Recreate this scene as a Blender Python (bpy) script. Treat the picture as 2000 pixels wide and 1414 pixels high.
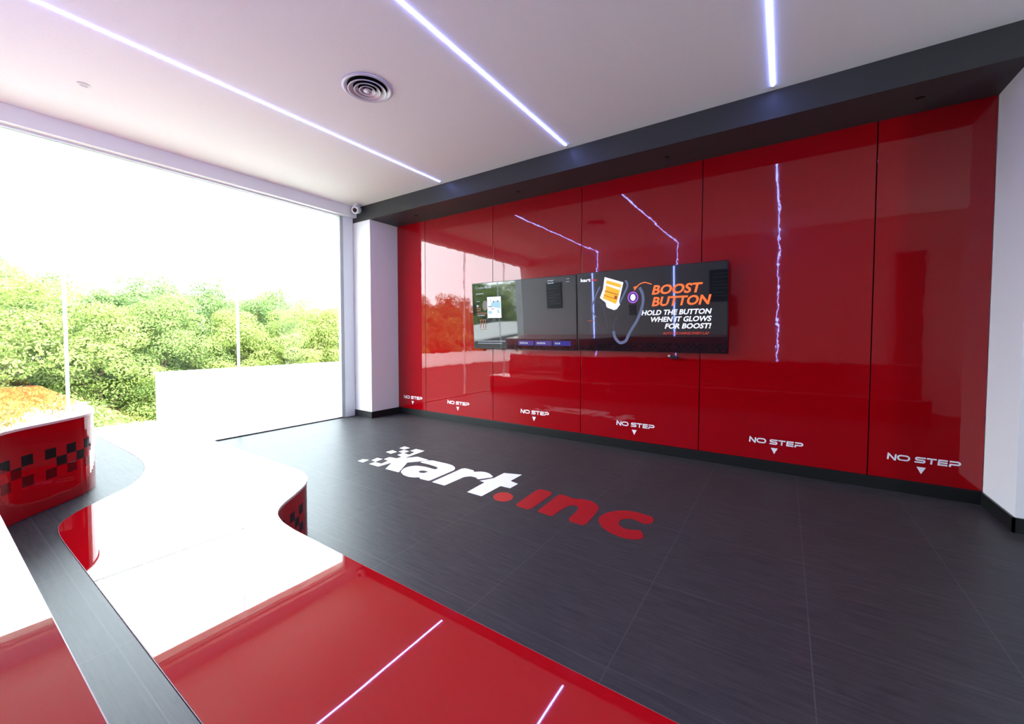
import bpy, bmesh, math, random
from mathutils import Vector, Matrix

scn = bpy.context.scene
for o in list(bpy.data.objects):
    bpy.data.objects.remove(o, do_unlink=True)
COL = scn.collection

# ---------------------------------------------------------------- camera
F_PX, PY = 793.28, 682.91                     # focal length and principal row, in pixels of 2000 x 1414
cam_d = bpy.data.cameras.new('camera')
cam_d.sensor_width = 36.0
cam_d.lens = F_PX / 2000 * 36.0
cam_d.shift_y = -(707.0 - PY) / 2000
cam_d.clip_start, cam_d.clip_end = 0.01, 500
cam = bpy.data.objects.new('camera', cam_d)
COL.objects.link(cam)
R_ = Vector((0.83046760, 0.55706658, 0.00063197))
U_ = Vector((-0.01996646, 0.02863196, 0.99939059))
F_ = Vector((-0.556709, 0.82997412, -0.03490056))
cam.matrix_world = Matrix(((R_.x, U_.x, -F_.x, 0.0), (R_.y, U_.y, -F_.y, 0.0), (R_.z, U_.z, -F_.z, 1.18), (0, 0, 0, 1)))
scn.camera = cam

# ---------------------------------------------------------------- light
SKY, SUN, EXPO = 9.0, 9.0, 1.05
world = bpy.data.worlds.new('sky')
scn.world = world
world.use_nodes = True
wn = world.node_tree
bgn = wn.nodes['Background']
bgn.inputs['Color'].default_value = (0.88, 0.94, 1.0, 1)
bgn.inputs['Strength'].default_value = SKY

sun_d = bpy.data.lights.new('sun', 'SUN')
sun_d.energy, sun_d.angle, sun_d.color = SUN, math.radians(3), (1.0, 0.95, 0.84)
sun = bpy.data.objects.new('sun', sun_d)
COL.objects.link(sun)
sun.rotation_euler = Vector((-0.55, -0.35, -0.95)).to_track_quat('-Z', 'Y').to_euler()   # from behind the building, high

portal_d = bpy.data.lights.new('window_portal', 'AREA')   # sampling guide in the window opening, gives no light itself
portal_d.shape, portal_d.size, portal_d.size_y = 'RECTANGLE', 2.86, 3.63
portal_d.cycles.is_portal = True
portal = bpy.data.objects.new('window_portal', portal_d)
COL.objects.link(portal)
portal.location = (-5.34, 1.61, 1.43)
portal.rotation_euler = (0, math.radians(-90), 0)

portal2_d = portal_d.copy(); portal2_d.size, portal2_d.size_y = 2.28, 0.78
portal2 = bpy.data.objects.new('window_portal', portal2_d)
COL.objects.link(portal2)
portal2.location = (4.34, 0.45, 1.15)
portal2.rotation_euler = (0, math.radians(90), 0)

scn.view_settings.view_transform = 'Standard'
scn.view_settings.look = 'None'
scn.view_settings.gamma = 1.0
scn.view_settings.use_curve_mapping = False
scn.view_settings.exposure = EXPO

# ---------------------------------------------------------------- materials
def new_mat(name):
    m = bpy.data.materials.new(name)
    m.use_nodes = True
    return m, m.node_tree, m.node_tree.nodes['Principled BSDF']

def plain(name, col, rough=0.5, spec=0.5, metal=0.0, coat=0.0, emit=None, estr=0.0):
    m, nt, p = new_mat(name)
    p.inputs['Base Color'].default_value = (*col, 1)
    p.inputs['Roughness'].default_value = rough
    p.inputs['Specular IOR Level'].default_value = spec
    p.inputs['Metallic'].default_value = metal
    p.inputs['Coat Weight'].default_value = coat
    if emit:
        p.inputs['Emission Color'].default_value = (*emit, 1)
        p.inputs['Emission Strength'].default_value = estr
    return m

def math_node(nt, op, a, b=None, c=None):
    n = nt.nodes.new('ShaderNodeMath')
    n.operation = op
    for i, v in enumerate((a, b, c)):
        if v is None:
            continue
        if isinstance(v, (int, float)):
            n.inputs[i].default_value = v
        else:
            nt.links.new(v, n.inputs[i])
    return n.outputs[0]

def mix_col(nt, fac, a, b):
    n = nt.nodes.new('ShaderNodeMix')
    n.data_type = 'RGBA'
    if isinstance(fac, (int, float)):
        n.inputs[0].default_value = fac
    else:
        nt.links.new(fac, n.inputs[0])
    for i, v in ((6, a), (7, b)):
        if isinstance(v, tuple):
            n.inputs[i].default_value = (*v, 1)
        else:
            nt.links.new(v, n.inputs[i])
    return n.outputs[2]

def obj_coords(nt, scale=(1, 1, 1)):
    tc = nt.nodes.new('ShaderNodeTexCoord')
    mp = nt.nodes.new('ShaderNodeMapping')
    mp.inputs['Scale'].default_value = scale
    nt.links.new(tc.outputs['Object'], mp.inputs['Vector'])
    return mp.outputs[0]

def noise(nt, vec, scale, detail=2.0, rough=0.5):
    n = nt.nodes.new('ShaderNodeTexNoise')
    n.inputs['Scale'].default_value = scale
    n.inputs['Detail'].default_value = detail
    n.inputs['Roughness'].default_value = rough
    nt.links.new(vec, n.inputs['Vector'])
    return n.outputs['Fac']

def bump(nt, p, height, dist, strength=1.0, sock='Normal'):
    b = nt.nodes.new('ShaderNodeBump')
    b.inputs['Strength'].default_value = strength
    b.inputs['Distance'].default_value = dist
    nt.links.new(height, b.inputs['Height'])
    nt.links.new(b.outputs[0], p.inputs[sock])
    return b

def gloss_red(name, base, wave=6.0, dist=0.0003, checker=False, octaves=1.5, ior=1.6):
    m, nt, p = new_mat(name)
    p.inputs['Base Color'].default_value = (*base, 1)
    p.inputs['Roughness'].default_value = 0.45
    p.inputs['Specular IOR Level'].default_value = 0.0
    p.inputs['Coat Weight'].default_value = 1.0
    p.inputs['Coat Roughness'].default_value = 0.012
    p.inputs['Coat IOR'].default_value = ior
    v = obj_coords(nt)
    h = noise(nt, v, wave, octaves)
    bump(nt, p, h, dist, 1.0, 'Coat Normal')
    if checker:
        # squares in three rows at mid height; uv = (length along the face, height)
        uv = nt.nodes.new('ShaderNodeUVMap')
        sp = nt.nodes.new('ShaderNodeSeparateXYZ')
        nt.links.new(uv.outputs[0], sp.inputs[0])
        S, Z0 = checker
        cu = math_node(nt, 'FLOOR', math_node(nt, 'DIVIDE', math_node(nt, 'ADD', sp.outputs[0], 0.0395), 0.053))
        cv = math_node(nt, 'FLOOR', math_node(nt, 'DIVIDE', math_node(nt, 'SUBTRACT', sp.outputs[1], Z0), S))
        par = math_node(nt, 'MODULO', math_node(nt, 'ADD', math_node(nt, 'ADD', cu, cv), 200.0), 2.0)
        on = math_node(nt, 'LESS_THAN', par, 0.5)
        lo = math_node(nt, 'GREATER_THAN', cv, -0.5)
        hi = math_node(nt, 'LESS_THAN', cv, 2.5)
        gap = math_node(nt, 'GREATER_THAN', math_node(nt, 'MODULO', math_node(nt, 'ADD', cu, 3.0), 12.0), 0.5)
        f = math_node(nt, 'MULTIPLY', math_node(nt, 'MULTIPLY', on, lo), math_node(nt, 'MULTIPLY', hi, gap))
        nt.links.new(mix_col(nt, f, base, (0.010, 0.006, 0.006)), p.inputs['Base Color'])
    return m

M = {}
M['panel_red'] = gloss_red('gloss_red_panel', (0.30, 0.0008, 0.004), 7.0, 0.0005, octaves=3.0, ior=1.5)
M['counter_red'] = gloss_red('gloss_red_counter', (0.50, 0.003, 0.008), 2.2, 0.0004)
M['riser_low'] = gloss_red('gloss_red_low_riser', (0.46, 0.003, 0.008), 3.0, 0.0002, checker=(0.050, 0.090))
M['riser_high'] = gloss_red('gloss_red_high_riser', (0.34, 0.002, 0.006), 3.0, 0.0002, checker=(0.049, 0.145))
M['edge'] = plain('pale_edging', (0.62, 0.50, 0.48), 0.35)
M['white_wall'] = plain('white_paint', (0.80, 0.80, 0.81), 0.6, 0.3)
M['back_wall'] = plain('grey_paint', (0.50, 0.50, 0.51), 0.6, 0.3)
M['black_base'] = plain('black_skirting', (0.010, 0.011, 0.011), 0.35, 0.4)
M['bulk'] = plain('charcoal_paint', (0.040, 0.041, 0.042), 0.5, 0.35)
M['dark_gap'] = plain('dark_gap', (0.006, 0.003, 0.003), 0.8, 0.1)
M['alu'] = plain('white_powder_coat', (0.74, 0.76, 0.79), 0.35)
M['seal'] = plain('grey_gasket', (0.42, 0.47, 0.46), 0.6)
def joint_mat():
    m, nt, p = new_mat('silicone_joint')
    nt.nodes.remove(p)
    out = nt.nodes['Material Output']
    tr = nt.nodes.new('ShaderNodeBsdfTransparent'); tr.inputs[0].default_value = (0.9, 0.95, 0.97, 1)
    tl = nt.nodes.new('ShaderNodeBsdfTranslucent'); tl.inputs[0].default_value = (0.75, 0.8, 0.82, 1)
    mx = nt.nodes.new('ShaderNodeMixShader'); mx.inputs[0].default_value = 0.38
    nt.links.new(tr.outputs[0], mx.inputs[1]); nt.links.new(tl.outputs[0], mx.inputs[2])
    nt.links.new(mx.outputs[0], out.inputs[0])
    return m
M['joint'] = joint_mat()
M['track'] = plain('dark_track', (0.05, 0.055, 0.06), 0.5)
M['metal'] = plain('satin_metal', (0.62, 0.60, 0.68), 0.38, metal=0.35)
M['void'] = plain('dark_void', (0.004, 0.004, 0.006), 0.9, 0.1)
M['black_gloss'] = plain('black_plastic', (0.006, 0.006, 0.007), 0.18)
M['white_plastic'] = plain('white_plastic', (0.75, 0.75, 0.76), 0.35)
M['lens'] = plain('dark_lens', (0.01, 0.01, 0.012), 0.08)
M['decal_white'] = plain('white_vinyl', (0.90, 0.91, 0.94), 0.4)
M['decal_red'] = plain('red_vinyl', (0.36, 0.003, 0.008), 0.45)
M['decal_orange_red'] = plain('lighter_red_vinyl', (0.46, 0.015, 0.014), 0.45)
M['bark'] = plain('bark', (0.10, 0.075, 0.05), 0.9, 0.1)
M['screen'] = plain('black_screen_glass', (0.010, 0.010, 0.013), 0.03, 0.9)
M['led'] = plain('led_diffuser', (0.6, 0.6, 0.7), 0.5, emit=(0.24, 0.32, 1.0), estr=22.0)

def glow(name, col, s):
    return plain(name, (0.01, 0.01, 0.01), 0.3, 0.3, emit=col, estr=s * 0.65)
M['g_white'] = glow('screen_white', (0.80, 0.84, 1.0), 0.95)
M['g_pale'] = glow('screen_pale', (0.55, 0.62, 0.75), 0.55)
M['g_dim'] = glow('screen_dim', (0.32, 0.30, 0.30), 0.35)
M['g_orange'] = glow('screen_orange', (1.0, 0.16, 0.03), 0.95)
M['g_red'] = glow('screen_red', (0.85, 0.06, 0.03), 0.55)
M['g_amber'] = glow('screen_amber', (1.0, 0.42, 0.02), 0.95)
M['g_brown'] = glow('screen_brown', (0.45, 0.10, 0.03), 0.6)
M['g_purple'] = glow('screen_purple', (0.42, 0.12, 0.72), 0.8)
M['g_violet_btn'] = glow('screen_violet', (0.09, 0.04, 0.42), 0.45)
M['g_blue_btn'] = glow('screen_blue', (0.03, 0.02, 0.40), 0.45)
M['g_steel'] = glow('screen_steel', (0.20, 0.24, 0.45), 0.45)
M['g_steel_lo'] = glow('screen_steel_dark', (0.08, 0.09, 0.17), 0.4)
M['g_black'] = glow('screen_black', (0.004, 0.002, 0.002), 0.2)
M['g_lightblue'] = glow('screen_light_blue', (0.35, 0.62, 0.80), 0.75)
M['g_pink'] = glow('screen_pink', (0.75, 0.40, 0.50), 0.6)

def ceiling_mat():
    m, nt, p = new_mat('ceiling_paint')
    v = obj_coords(nt)
    f = noise(nt, v, 90, 3)
    nt.links.new(mix_col(nt, f, (0.85, 0.84, 0.84), (0.90, 0.89, 0.89)), p.inputs['Base Color'])
    p.inputs['Roughness'].default_value = 0.8
    p.inputs['Specular IOR Level'].default_value = 0.2
    bump(nt, p, f, 0.0015, 0.4)
    return m
M['ceiling'] = ceiling_mat()

def floor_mat():
    m, nt, p = new_mat('grained_floor_tile')
    v = obj_coords(nt)
    sp = nt.nodes.new('ShaderNodeSeparateXYZ')
    nt.links.new(v, sp.inputs[0])
    T = 0.605
    fx = math_node(nt, 'DIVIDE', math_node(nt, 'ADD', sp.outputs[0], 60.5 - 0.105), T)
    fy = math_node(nt, 'DIVIDE', math_node(nt, 'ADD', sp.outputs[1], 60.5 - 0.750 - 0.0), T)
    def line(f):
        fr = math_node(nt, 'FRACT', f)
        d = math_node(nt, 'ABSOLUTE', math_node(nt, 'SUBTRACT', fr, 0.5))
        return math_node(nt, 'GREATER_THAN', d, 0.5 - 0.0026)
    ln = math_node(nt, 'MAXIMUM', line(fx), line(fy))
    streak = noise(nt, obj_coords(nt, (1.6, 26, 1)), 3.0, 6, 0.65)
    fine = noise(nt, obj_coords(nt, (5, 80, 1)), 3.0, 4, 0.7)
    patch = noise(nt, obj_coords(nt, (0.8, 1.2, 1)), 1.6, 2)
    g = math_node(nt, 'MULTIPLY_ADD', streak, 0.62, math_node(nt, 'MULTIPLY', fine, 0.38))
    ramp = nt.nodes.new('ShaderNodeValToRGB')
    ramp.color_ramp.elements[0].position, ramp.color_ramp.elements[1].position = 0.33, 0.68
    ramp.color_ramp.elements[0].color = (0.008, 0.0075, 0.010, 1)
    ramp.color_ramp.elements[1].color = (0.072, 0.066, 0.072, 1)
    nt.links.new(g, ramp.inputs[0])
    c = mix_col(nt, math_node(nt, 'MULTIPLY', patch, 0.45), ramp.outputs[0], (0.022, 0.020, 0.025))
    nt.links.new(mix_col(nt, ln, c, (0.080, 0.075, 0.083)), p.inputs['Base Color'])
    nt.links.new(math_node(nt, 'MULTIPLY_ADD', fine, 0.12, 0.33), p.inputs['Roughness'])
    p.inputs['Specular IOR Level'].default_value = 0.0
    bump(nt, p, g, 0.0012, 0.35)
    gl = nt.nodes.new('ShaderNodeBsdfGlossy')                 # satin lacquer over the tile
    gl.inputs['Color'].default_value = (0.94, 0.99, 1.0, 1)
    nt.links.new(math_node(nt, 'MULTIPLY_ADD', fine, 0.12, 0.35), gl.inputs['Roughness'])
    lw = nt.nodes.new('ShaderNodeLayerWeight'); lw.inputs[0].default_value = 0.5
    fac = math_node(nt, 'MULTIPLY_ADD', math_node(nt, 'POWER', lw.outputs['Facing'], 4.0), 0.003, 0.074)
    mx = nt.nodes.new('ShaderNodeMixShader')
    nt.links.new(fac, mx.inputs[0])
    nt.links.new(p.outputs[0], mx.inputs[1]); nt.links.new(gl.outputs[0], mx.inputs[2])
    nt.links.new(mx.outputs[0], nt.nodes['Material Output'].inputs[0])
    return m
M['floor'] = floor_mat()

def concrete_mat(name, a, b):
    """roof render with two long water stains"""
    m, nt, p = new_mat(name)
    v = obj_coords(nt)
    sp = nt.nodes.new('ShaderNodeSeparateXYZ'); nt.links.new(v, sp.inputs[0])
    n = noise(nt, obj_coords(nt, (2.0, 0.5, 1)), 1.5, 5, 0.6)
    f = None
    for cx, cy, rx, ry in ((0.15, 2.0, 0.75, 1.9), (-2.2, 0.5, 0.5, 0.7)):
        dx = math_node(nt, 'DIVIDE', math_node(nt, 'SUBTRACT', sp.outputs[0], cx), rx)
        dy = math_node(nt, 'DIVIDE', math_node(nt, 'SUBTRACT', sp.outputs[1], cy), ry)
        d = math_node(nt, 'SQRT', math_node(nt, 'ADD', math_node(nt, 'MULTIPLY', dx, dx), math_node(nt, 'MULTIPLY', dy, dy)))
        g = math_node(nt, 'SUBTRACT', 1.35, math_node(nt, 'ADD', d, math_node(nt, 'MULTIPLY', n, 1.0)))
        f = g if f is None else math_node(nt, 'MAXIMUM', f, g)
    f = math_node(nt, 'MINIMUM', math_node(nt, 'MAXIMUM', math_node(nt, 'MULTIPLY', f, 2.5), 0.0), 1.0)
    nt.links.new(mix_col(nt, f, a, b), p.inputs['Base Color'])
    p.inputs['Roughness'].default_value = 0.7
    return m
M['render_white'] = concrete_mat('white_render', (0.28, 0.28, 0.27), (0.022, 0.015, 0.005))
M['ext_wall'] = plain('exterior_white', (0.32, 0.32, 0.32), 0.7)
M['shaded_wall'] = plain('wall_darkened_for_shade', (0.035, 0.032, 0.030), 0.7)  # wall colour darkened to stand in for shade and trees below the roof
M['ground'] = plain('grass_ground', (0.17, 0.19, 0.08), 0.9, 0.1)

def leaf_mat(name, a, b):
    m, nt, p = new_mat(name)
    nt.nodes.remove(p)
    out = nt.nodes['Material Output']
    f = noise(nt, obj_coords(nt), 1.4, 3)
    c = mix_col(nt, f, a, b)
    d = nt.nodes.new('ShaderNodeBsdfDiffuse')
    t = nt.nodes.new('ShaderNodeBsdfTranslucent')
    mx = nt.nodes.new('ShaderNodeMixShader')
    mx.inputs[0].default_value = 0.30
    nt.links.new(c, d.inputs[0]); nt.links.new(c, t.inputs[0])
    nt.links.new(d.outputs[0], mx.inputs[1]); nt.links.new(t.outputs[0], mx.inputs[2])
    nt.links.new(mx.outputs[0], out.inputs[0])
    return m
M['leaf_a'] = leaf_mat('leaves_yellow_green', (0.16, 0.22, 0.055), (0.26, 0.32, 0.10))
M['leaf_b'] = leaf_mat('leaves_mid_green', (0.13, 0.19, 0.055), (0.21, 0.28, 0.09))
M['leaf_c'] = leaf_mat('leaves_deep_green', (0.10, 0.165, 0.06), (0.16, 0.235, 0.085))

def glass_mat():
    m, nt, p = new_mat('window_glass')
    nt.nodes.remove(p)
    out = nt.nodes['Material Output']
    lw = nt.nodes.new('ShaderNodeLayerWeight'); lw.inputs[0].default_value = 0.5
    fac = math_node(nt, 'MULTIPLY_ADD', math_node(nt, 'POWER', lw.outputs['Facing'], 5.0), 0.92, 0.04)
    tr = nt.nodes.new('ShaderNodeBsdfTransparent'); tr.inputs[0].default_value = (0.96, 0.985, 0.975, 1)
    gl = nt.nodes.new('ShaderNodeBsdfGlossy'); gl.inputs['Roughness'].default_value = 0.0
    mx = nt.nodes.new('ShaderNodeMixShader')
    nt.links.new(fac, mx.inputs[0])
    nt.links.new(tr.outputs[0], mx.inputs[1]); nt.links.new(gl.outputs[0], mx.inputs[2])
    nt.links.new(mx.outputs[0], out.inputs[0])
    return m
M['glass'] = glass_mat()

# ---------------------------------------------------------------- helpers
def link_mesh(name, bm, mat, parent=None, smooth=False):
    me = bpy.data.meshes.new(name)
    bmesh.ops.recalc_face_normals(bm, faces=bm.faces)
    bm.to_mesh(me); bm.free()
    for mm in (mat if isinstance(mat, (list, tuple)) else [mat]):
        me.materials.append(M[mm])
    if smooth:
        for f in me.polygons: f.use_smooth = True
    o = bpy.data.objects.new(name, me)
    COL.objects.link(o)
    if parent: o.parent = parent
    return o

def empty(name, loc=(0, 0, 0), rot=(0, 0, 0)):
    o = bpy.data.objects.new(name, None)
    o.empty_display_size = 0.1
    o.location, o.rotation_euler = loc, rot
    COL.objects.link(o)
    return o

def tag(o, label, cat, group=None):
    o['label'], o['category'] = label, cat
    if group: o['group'] = group
    return o

def structure(o, label=None):
    o['kind'] = 'structure'
    if label: o['label'] = label
    return o

def add_box(bm, x0, x1, y0, y1, z0, z1, bevel=0.0):
    vs = [bm.verts.new((x, y, z)) for x in (x0, x1) for y in (y0, y1) for z in (z0, z1)]
    idx = ((0, 1, 3, 2), (4, 6, 7, 5), (0, 4, 5, 1), (2, 3, 7, 6), (0, 2, 6, 4), (1, 5, 7, 3))
    fs = [bm.faces.new([vs[i] for i in f]) for f in idx]
    if bevel > 0:
        es = list({e for f in fs for e in f.edges})
        bmesh.ops.bevel(bm, geom=es, offset=bevel, segments=2, affect='EDGES', profile=0.6)

def box(name, x0, x1, y0, y1, z0, z1, mat, parent=None, bevel=0.0):
    bm = bmesh.new()
    add_box(bm, x0, x1, y0, y1, z0, z1, bevel)
    return link_mesh(name, bm, mat, parent)

def add_flat(bm, pts, to3, holes=()):
    """fill a closed outline (with holes) as flat faces; to3 maps (u, v) to a 3D point"""
    es = []
    for loop in [pts] + list(holes):
        vs = [bm.verts.new(to3(u, v)) for u, v in loop]
        es += [bm.edges.new((vs[i], vs[(i + 1) % len(vs)])) for i in range(len(vs))]
    bmesh.ops.triangle_fill(bm, edges=es, use_beauty=True, use_dissolve=False)

def add_prism(bm, pts, z0, z1, uv=None):
    n = len(pts)
    lo = [bm.verts.new((x, y, z0)) for x, y in pts]
    hi = [bm.verts.new((x, y, z1)) for x, y in pts]
    bm.faces.new(hi); bm.faces.new(lo[::-1])
    s = 0.0
    for i in range(n):
        j = (i + 1) % n
        L = math.hypot(pts[j][0] - pts[i][0], pts[j][1] - pts[i][1])
        f = bm.faces.new((lo[i], lo[j], hi[j], hi[i]))
        if uv:
            for lp, (a, b) in zip(f.loops, ((s, z0), (s + L, z0), (s + L, z1), (s, z1))):
                lp[uv].uv = (a, b)
        s += L

def add_lathe(bm, prof, cx=0, cy=0, cz=0, seg=48):
    rings = []
    for r, z in prof:
        rings.append([bm.verts.new((cx + r * math.cos(2 * math.pi * k / seg), cy + r * math.sin(2 * math.pi * k / seg), cz + z)) for k in range(seg)])
    for a, b in zip(rings, rings[1:]):
        for k in range(seg):
            bm.faces.new((a[k], a[(k + 1) % seg], b[(k + 1) % seg], b[k]))
    return rings

def add_tube(bm, p0, p1, r0, r1, seg=8):
    p0, p1 = Vector(p0), Vector(p1)
    d = (p1 - p0).normalized()
    a = d.orthogonal().normalized(); b = d.cross(a)
    c0 = [bm.verts.new(p0 + (a * math.cos(2 * math.pi * k / seg) + b * math.sin(2 * math.pi * k / seg)) * r0) for k in range(seg)]
    c1 = [bm.verts.new(p1 + (a * math.cos(2 * math.pi * k / seg) + b * math.sin(2 * math.pi * k / seg)) * r1) for k in range(seg)]
    for k in range(seg):
        bm.faces.new((c0[k], c0[(k + 1) % seg], c1[(k + 1) % seg], c1[k]))
    bm.faces.new(c0[::-1]); bm.faces.new(c1)

def smooth_path(ctrl, closed=False, n=8):
    """Catmull-Rom through control points"""
    out = []
    m = len(ctrl)
    rng = range(m if closed else m - 1)
    for i in rng:
        p = [ctrl[(i + k) % m] if closed else ctrl[max(0, min(m - 1, i + k))] for k in (-1, 0, 1, 2)]
        for k in range(n):
            t = k / n
            out.append(tuple(0.5 * ((2 * p[1][a]) + (-p[0][a] + p[2][a]) * t + (2 * p[0][a] - 5 * p[1][a] + 4 * p[2][a] - p[3][a]) * t * t + (-p[0][a] + 3 * p[1][a] - 3 * p[2][a] + p[3][a]) * t ** 3) for a in (0, 1)))
    if not closed: out.append(ctrl[-1])
    return out

def add_stroke(bm, pts, w, to3):
    """polyline with mitred thickness as a flat ribbon"""
    n = len(pts); L = []; Rr = []
    for i in range(n):
        a = Vector(pts[max(0, i - 1)]); b = Vector(pts[min(n - 1, i + 1)]); c = Vector(pts[i])
        d1 = (c - a) if i > 0 else (b - c); d2 = (b - c) if i < n - 1 else (c - a)
        d1.normalize(); d2.normalize()
        t = (d1 + d2)
        if t.length < 1e-6: t = d1
        t.normalize(); nn = Vector((-t.y, t.x))
        k = 1 / max(0.45, nn.dot(Vector((-d1.y, d1.x))))
        L.append(c + nn * w / 2 * k); Rr.append(c - nn * w / 2 * k)
    lv = [bm.verts.new(to3(*p)) for p in L]; rv = [bm.verts.new(to3(*p)) for p in Rr]
    for i in range(n - 1):
        bm.faces.new((lv[i], lv[i + 1], rv[i + 1], rv[i]))

def add_text(bm, s, x0, y0, w, h, to3, bold=0.02, shear=0.0):
    """text laid out as flat faces fitted to a box of w x h"""
    cu = bpy.data.curves.new('lettering', 'FONT')
    cu.body = s; cu.size = 1.0; cu.offset = bold; cu.resolution_u = 3
    ob = bpy.data.objects.new('lettering', cu); COL.objects.link(ob)
    dg = bpy.context.evaluated_depsgraph_get()
    me = ob.evaluated_get(dg).to_mesh()
    vs = [(v.co.x + shear * v.co.y, v.co.y) for v in me.vertices]
    fs = [tuple(f.vertices) for f in me.polygons]
    ob.evaluated_get(dg).to_mesh_clear()
    bpy.data.objects.remove(ob, do_unlink=True); bpy.data.curves.remove(cu)
    ax = min(v[0] for v in vs); bx = max(v[0] for v in vs)
    ay = min(v[1] for v in vs); by = max(v[1] for v in vs)
    nv = [bm.verts.new(to3(x0 + (x - ax) / (bx - ax) * w, y0 + (y - ay) / (by - ay) * h)) for x, y in vs]
    for f in fs:
        try: bm.faces.new([nv[i] for i in f])
        except ValueError: pass

# ---------------------------------------------------------------- dimensions
XG = -5.27            # glass plane
YR = 4.155            # face of the red panels
YC = 3.67             # front of the column and the bulkhead
YB = -0.20            # back wall
ZC = 3.016            # ceiling
ZS = 2.807            # underside of the bulkhead
XE = 4.2              # right wall
ZT = 0.60             # counter top

# ---------------------------------------------------------------- room shell
structure(box('floor', -5.36, XE + 0.1, YB - 0.1, 4.3, -0.12, 0.0, 'floor'), 'dark grey grained tile floor with thin pale joints')
structure(box('ceiling', -5.45, XE + 0.1, YB - 0.1, 4.4, ZC, ZC + 0.35, 'ceiling'), 'white ceiling with three light lines')
structure(box('wall_back', -5.45, XE + 0.1, YB - 0.12, YB, 0, ZC, 'back_wall'))
bm = bmesh.new()
add_box(bm, XE, XE + 0.12, YB, 0.05, 0, ZC)
add_box(bm, XE, XE + 0.12, 0.85, 4.3, 0, ZC)
add_box(bm, XE, XE + 0.12, 0.05, 0.85, 2.30, ZC)
structure(link_mesh('wall_right', bm, 'white_wall'))
structure(box('window_4', XE + 0.05, XE + 0.06, 0.05, 0.85, 0.0, 2.30, 'glass'))  # assumed glazed opening, out of view, added to bring daylight to the right side
structure(box('wall_front', -5.45, 1.16, YR + 0.022, 4.40, 0, ZC, 'dark_gap'))
structure(box('wall_front_right', 1.171, XE, YC + 0.01, 4.40, 0, ZC, 'white_wall'), 'white wall standing forward at the right of the red panels')
structure(box('trim_1', -5.44, -4.867, YC, YR + 0.02, 0, ZS, 'white_wall'), 'white square column between the glass and the red panels')
structure(box('trim_2', -5.44, 1.171, YC, YR + 0.02, ZS, ZC, 'bulk'), 'charcoal ceiling bulkhead above the red panels')
structure(box('baseboard_front', -4.867, 1.171, YR - 0.012, YR + 0.02, 0, 0.092, 'black_base', bevel=0.002))
bm = bmesh.new()
add_box(bm, -5.245, -4.855, YC - 0.012, YC - 0.0005, 0, 0.090)
add_box(bm, -4.8665, -4.855, YC - 0.0004, YR - 0.0125, 0, 0.090)
structure(link_mesh('baseboard_left', bm, 'black_base'))
bm = bmesh.new()
add_box(bm, 1.159, 1.1705, YC - 0.002, YR - 0.0125, 0, 0.090)
add_box(bm, 1.159, XE, YC - 0.002, YC + 0.0095, 0, 0.090)
structure(link_mesh('baseboard_right', bm, 'black_base'))

# glass wall: pelmet above, post beside the column, frameless panes with silicone joints
structure(box('wall_left', -5.45, -5.31, YB, YC - 0.001, 2.872, ZC, 'white_wall'))
pel = structure(box('trim_3', -5.31, -5.16, YB, YC - 0.001, 2.872, ZC - 0.0005, 'white_wall', bevel=0.003), 'white pelmet box along the top of the glass wall')
bm = bmesh.new()
add_box(bm, -5.305, -5.285, YB, 3.45, 2.855, 2.872)
add_box(bm, -5.255, -5.235, YB, 3.45, 2.855, 2.872)
structure(link_mesh('trim_4', bm, 'alu'), 'white metal head channel holding the glass')
post = structure(box('trim_5', -5.31, -5.243, 3.50, 3.665, 0, 2.872, 'alu', bevel=0.004), 'white metal window post beside the white column')
structure(box('trim_6', -5.30, -5.25, 3.455, 3.499, 0, 2.872, 'seal'), 'grey gasket strip along the window post')
structure(box('trim_7', -5.292, -5.235, YB, 3.455, 0.0, 0.014, 'track'), 'dark floor channel under the glass')
for k, (a, b) in enumerate(((YB, 0.779), (0.791, 2.141), (2.153, 3.454))):
    o = box('window_%d' % (k + 1), XG - 0.005, XG + 0.005, a, b, 0.014, 2.871, 'glass')
    structure(o)
for k, yy in enumerate((0.785, 2.147)):
    structure(box('trim_%d' % (8 + k), XG - 0.012, XG + 0.012, yy - 0.0105, yy + 0.0105, 0.014, 2.872, 'joint'), 'pale silicone joint between two glass panes')

# a dark pilaster on the back wall, mirrored by the right end panel
structure(box('trim_10', 1.42, 1.72, YB - 0.001, YB + 0.03, 0, 2.45, 'track', bevel=0.004))

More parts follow.
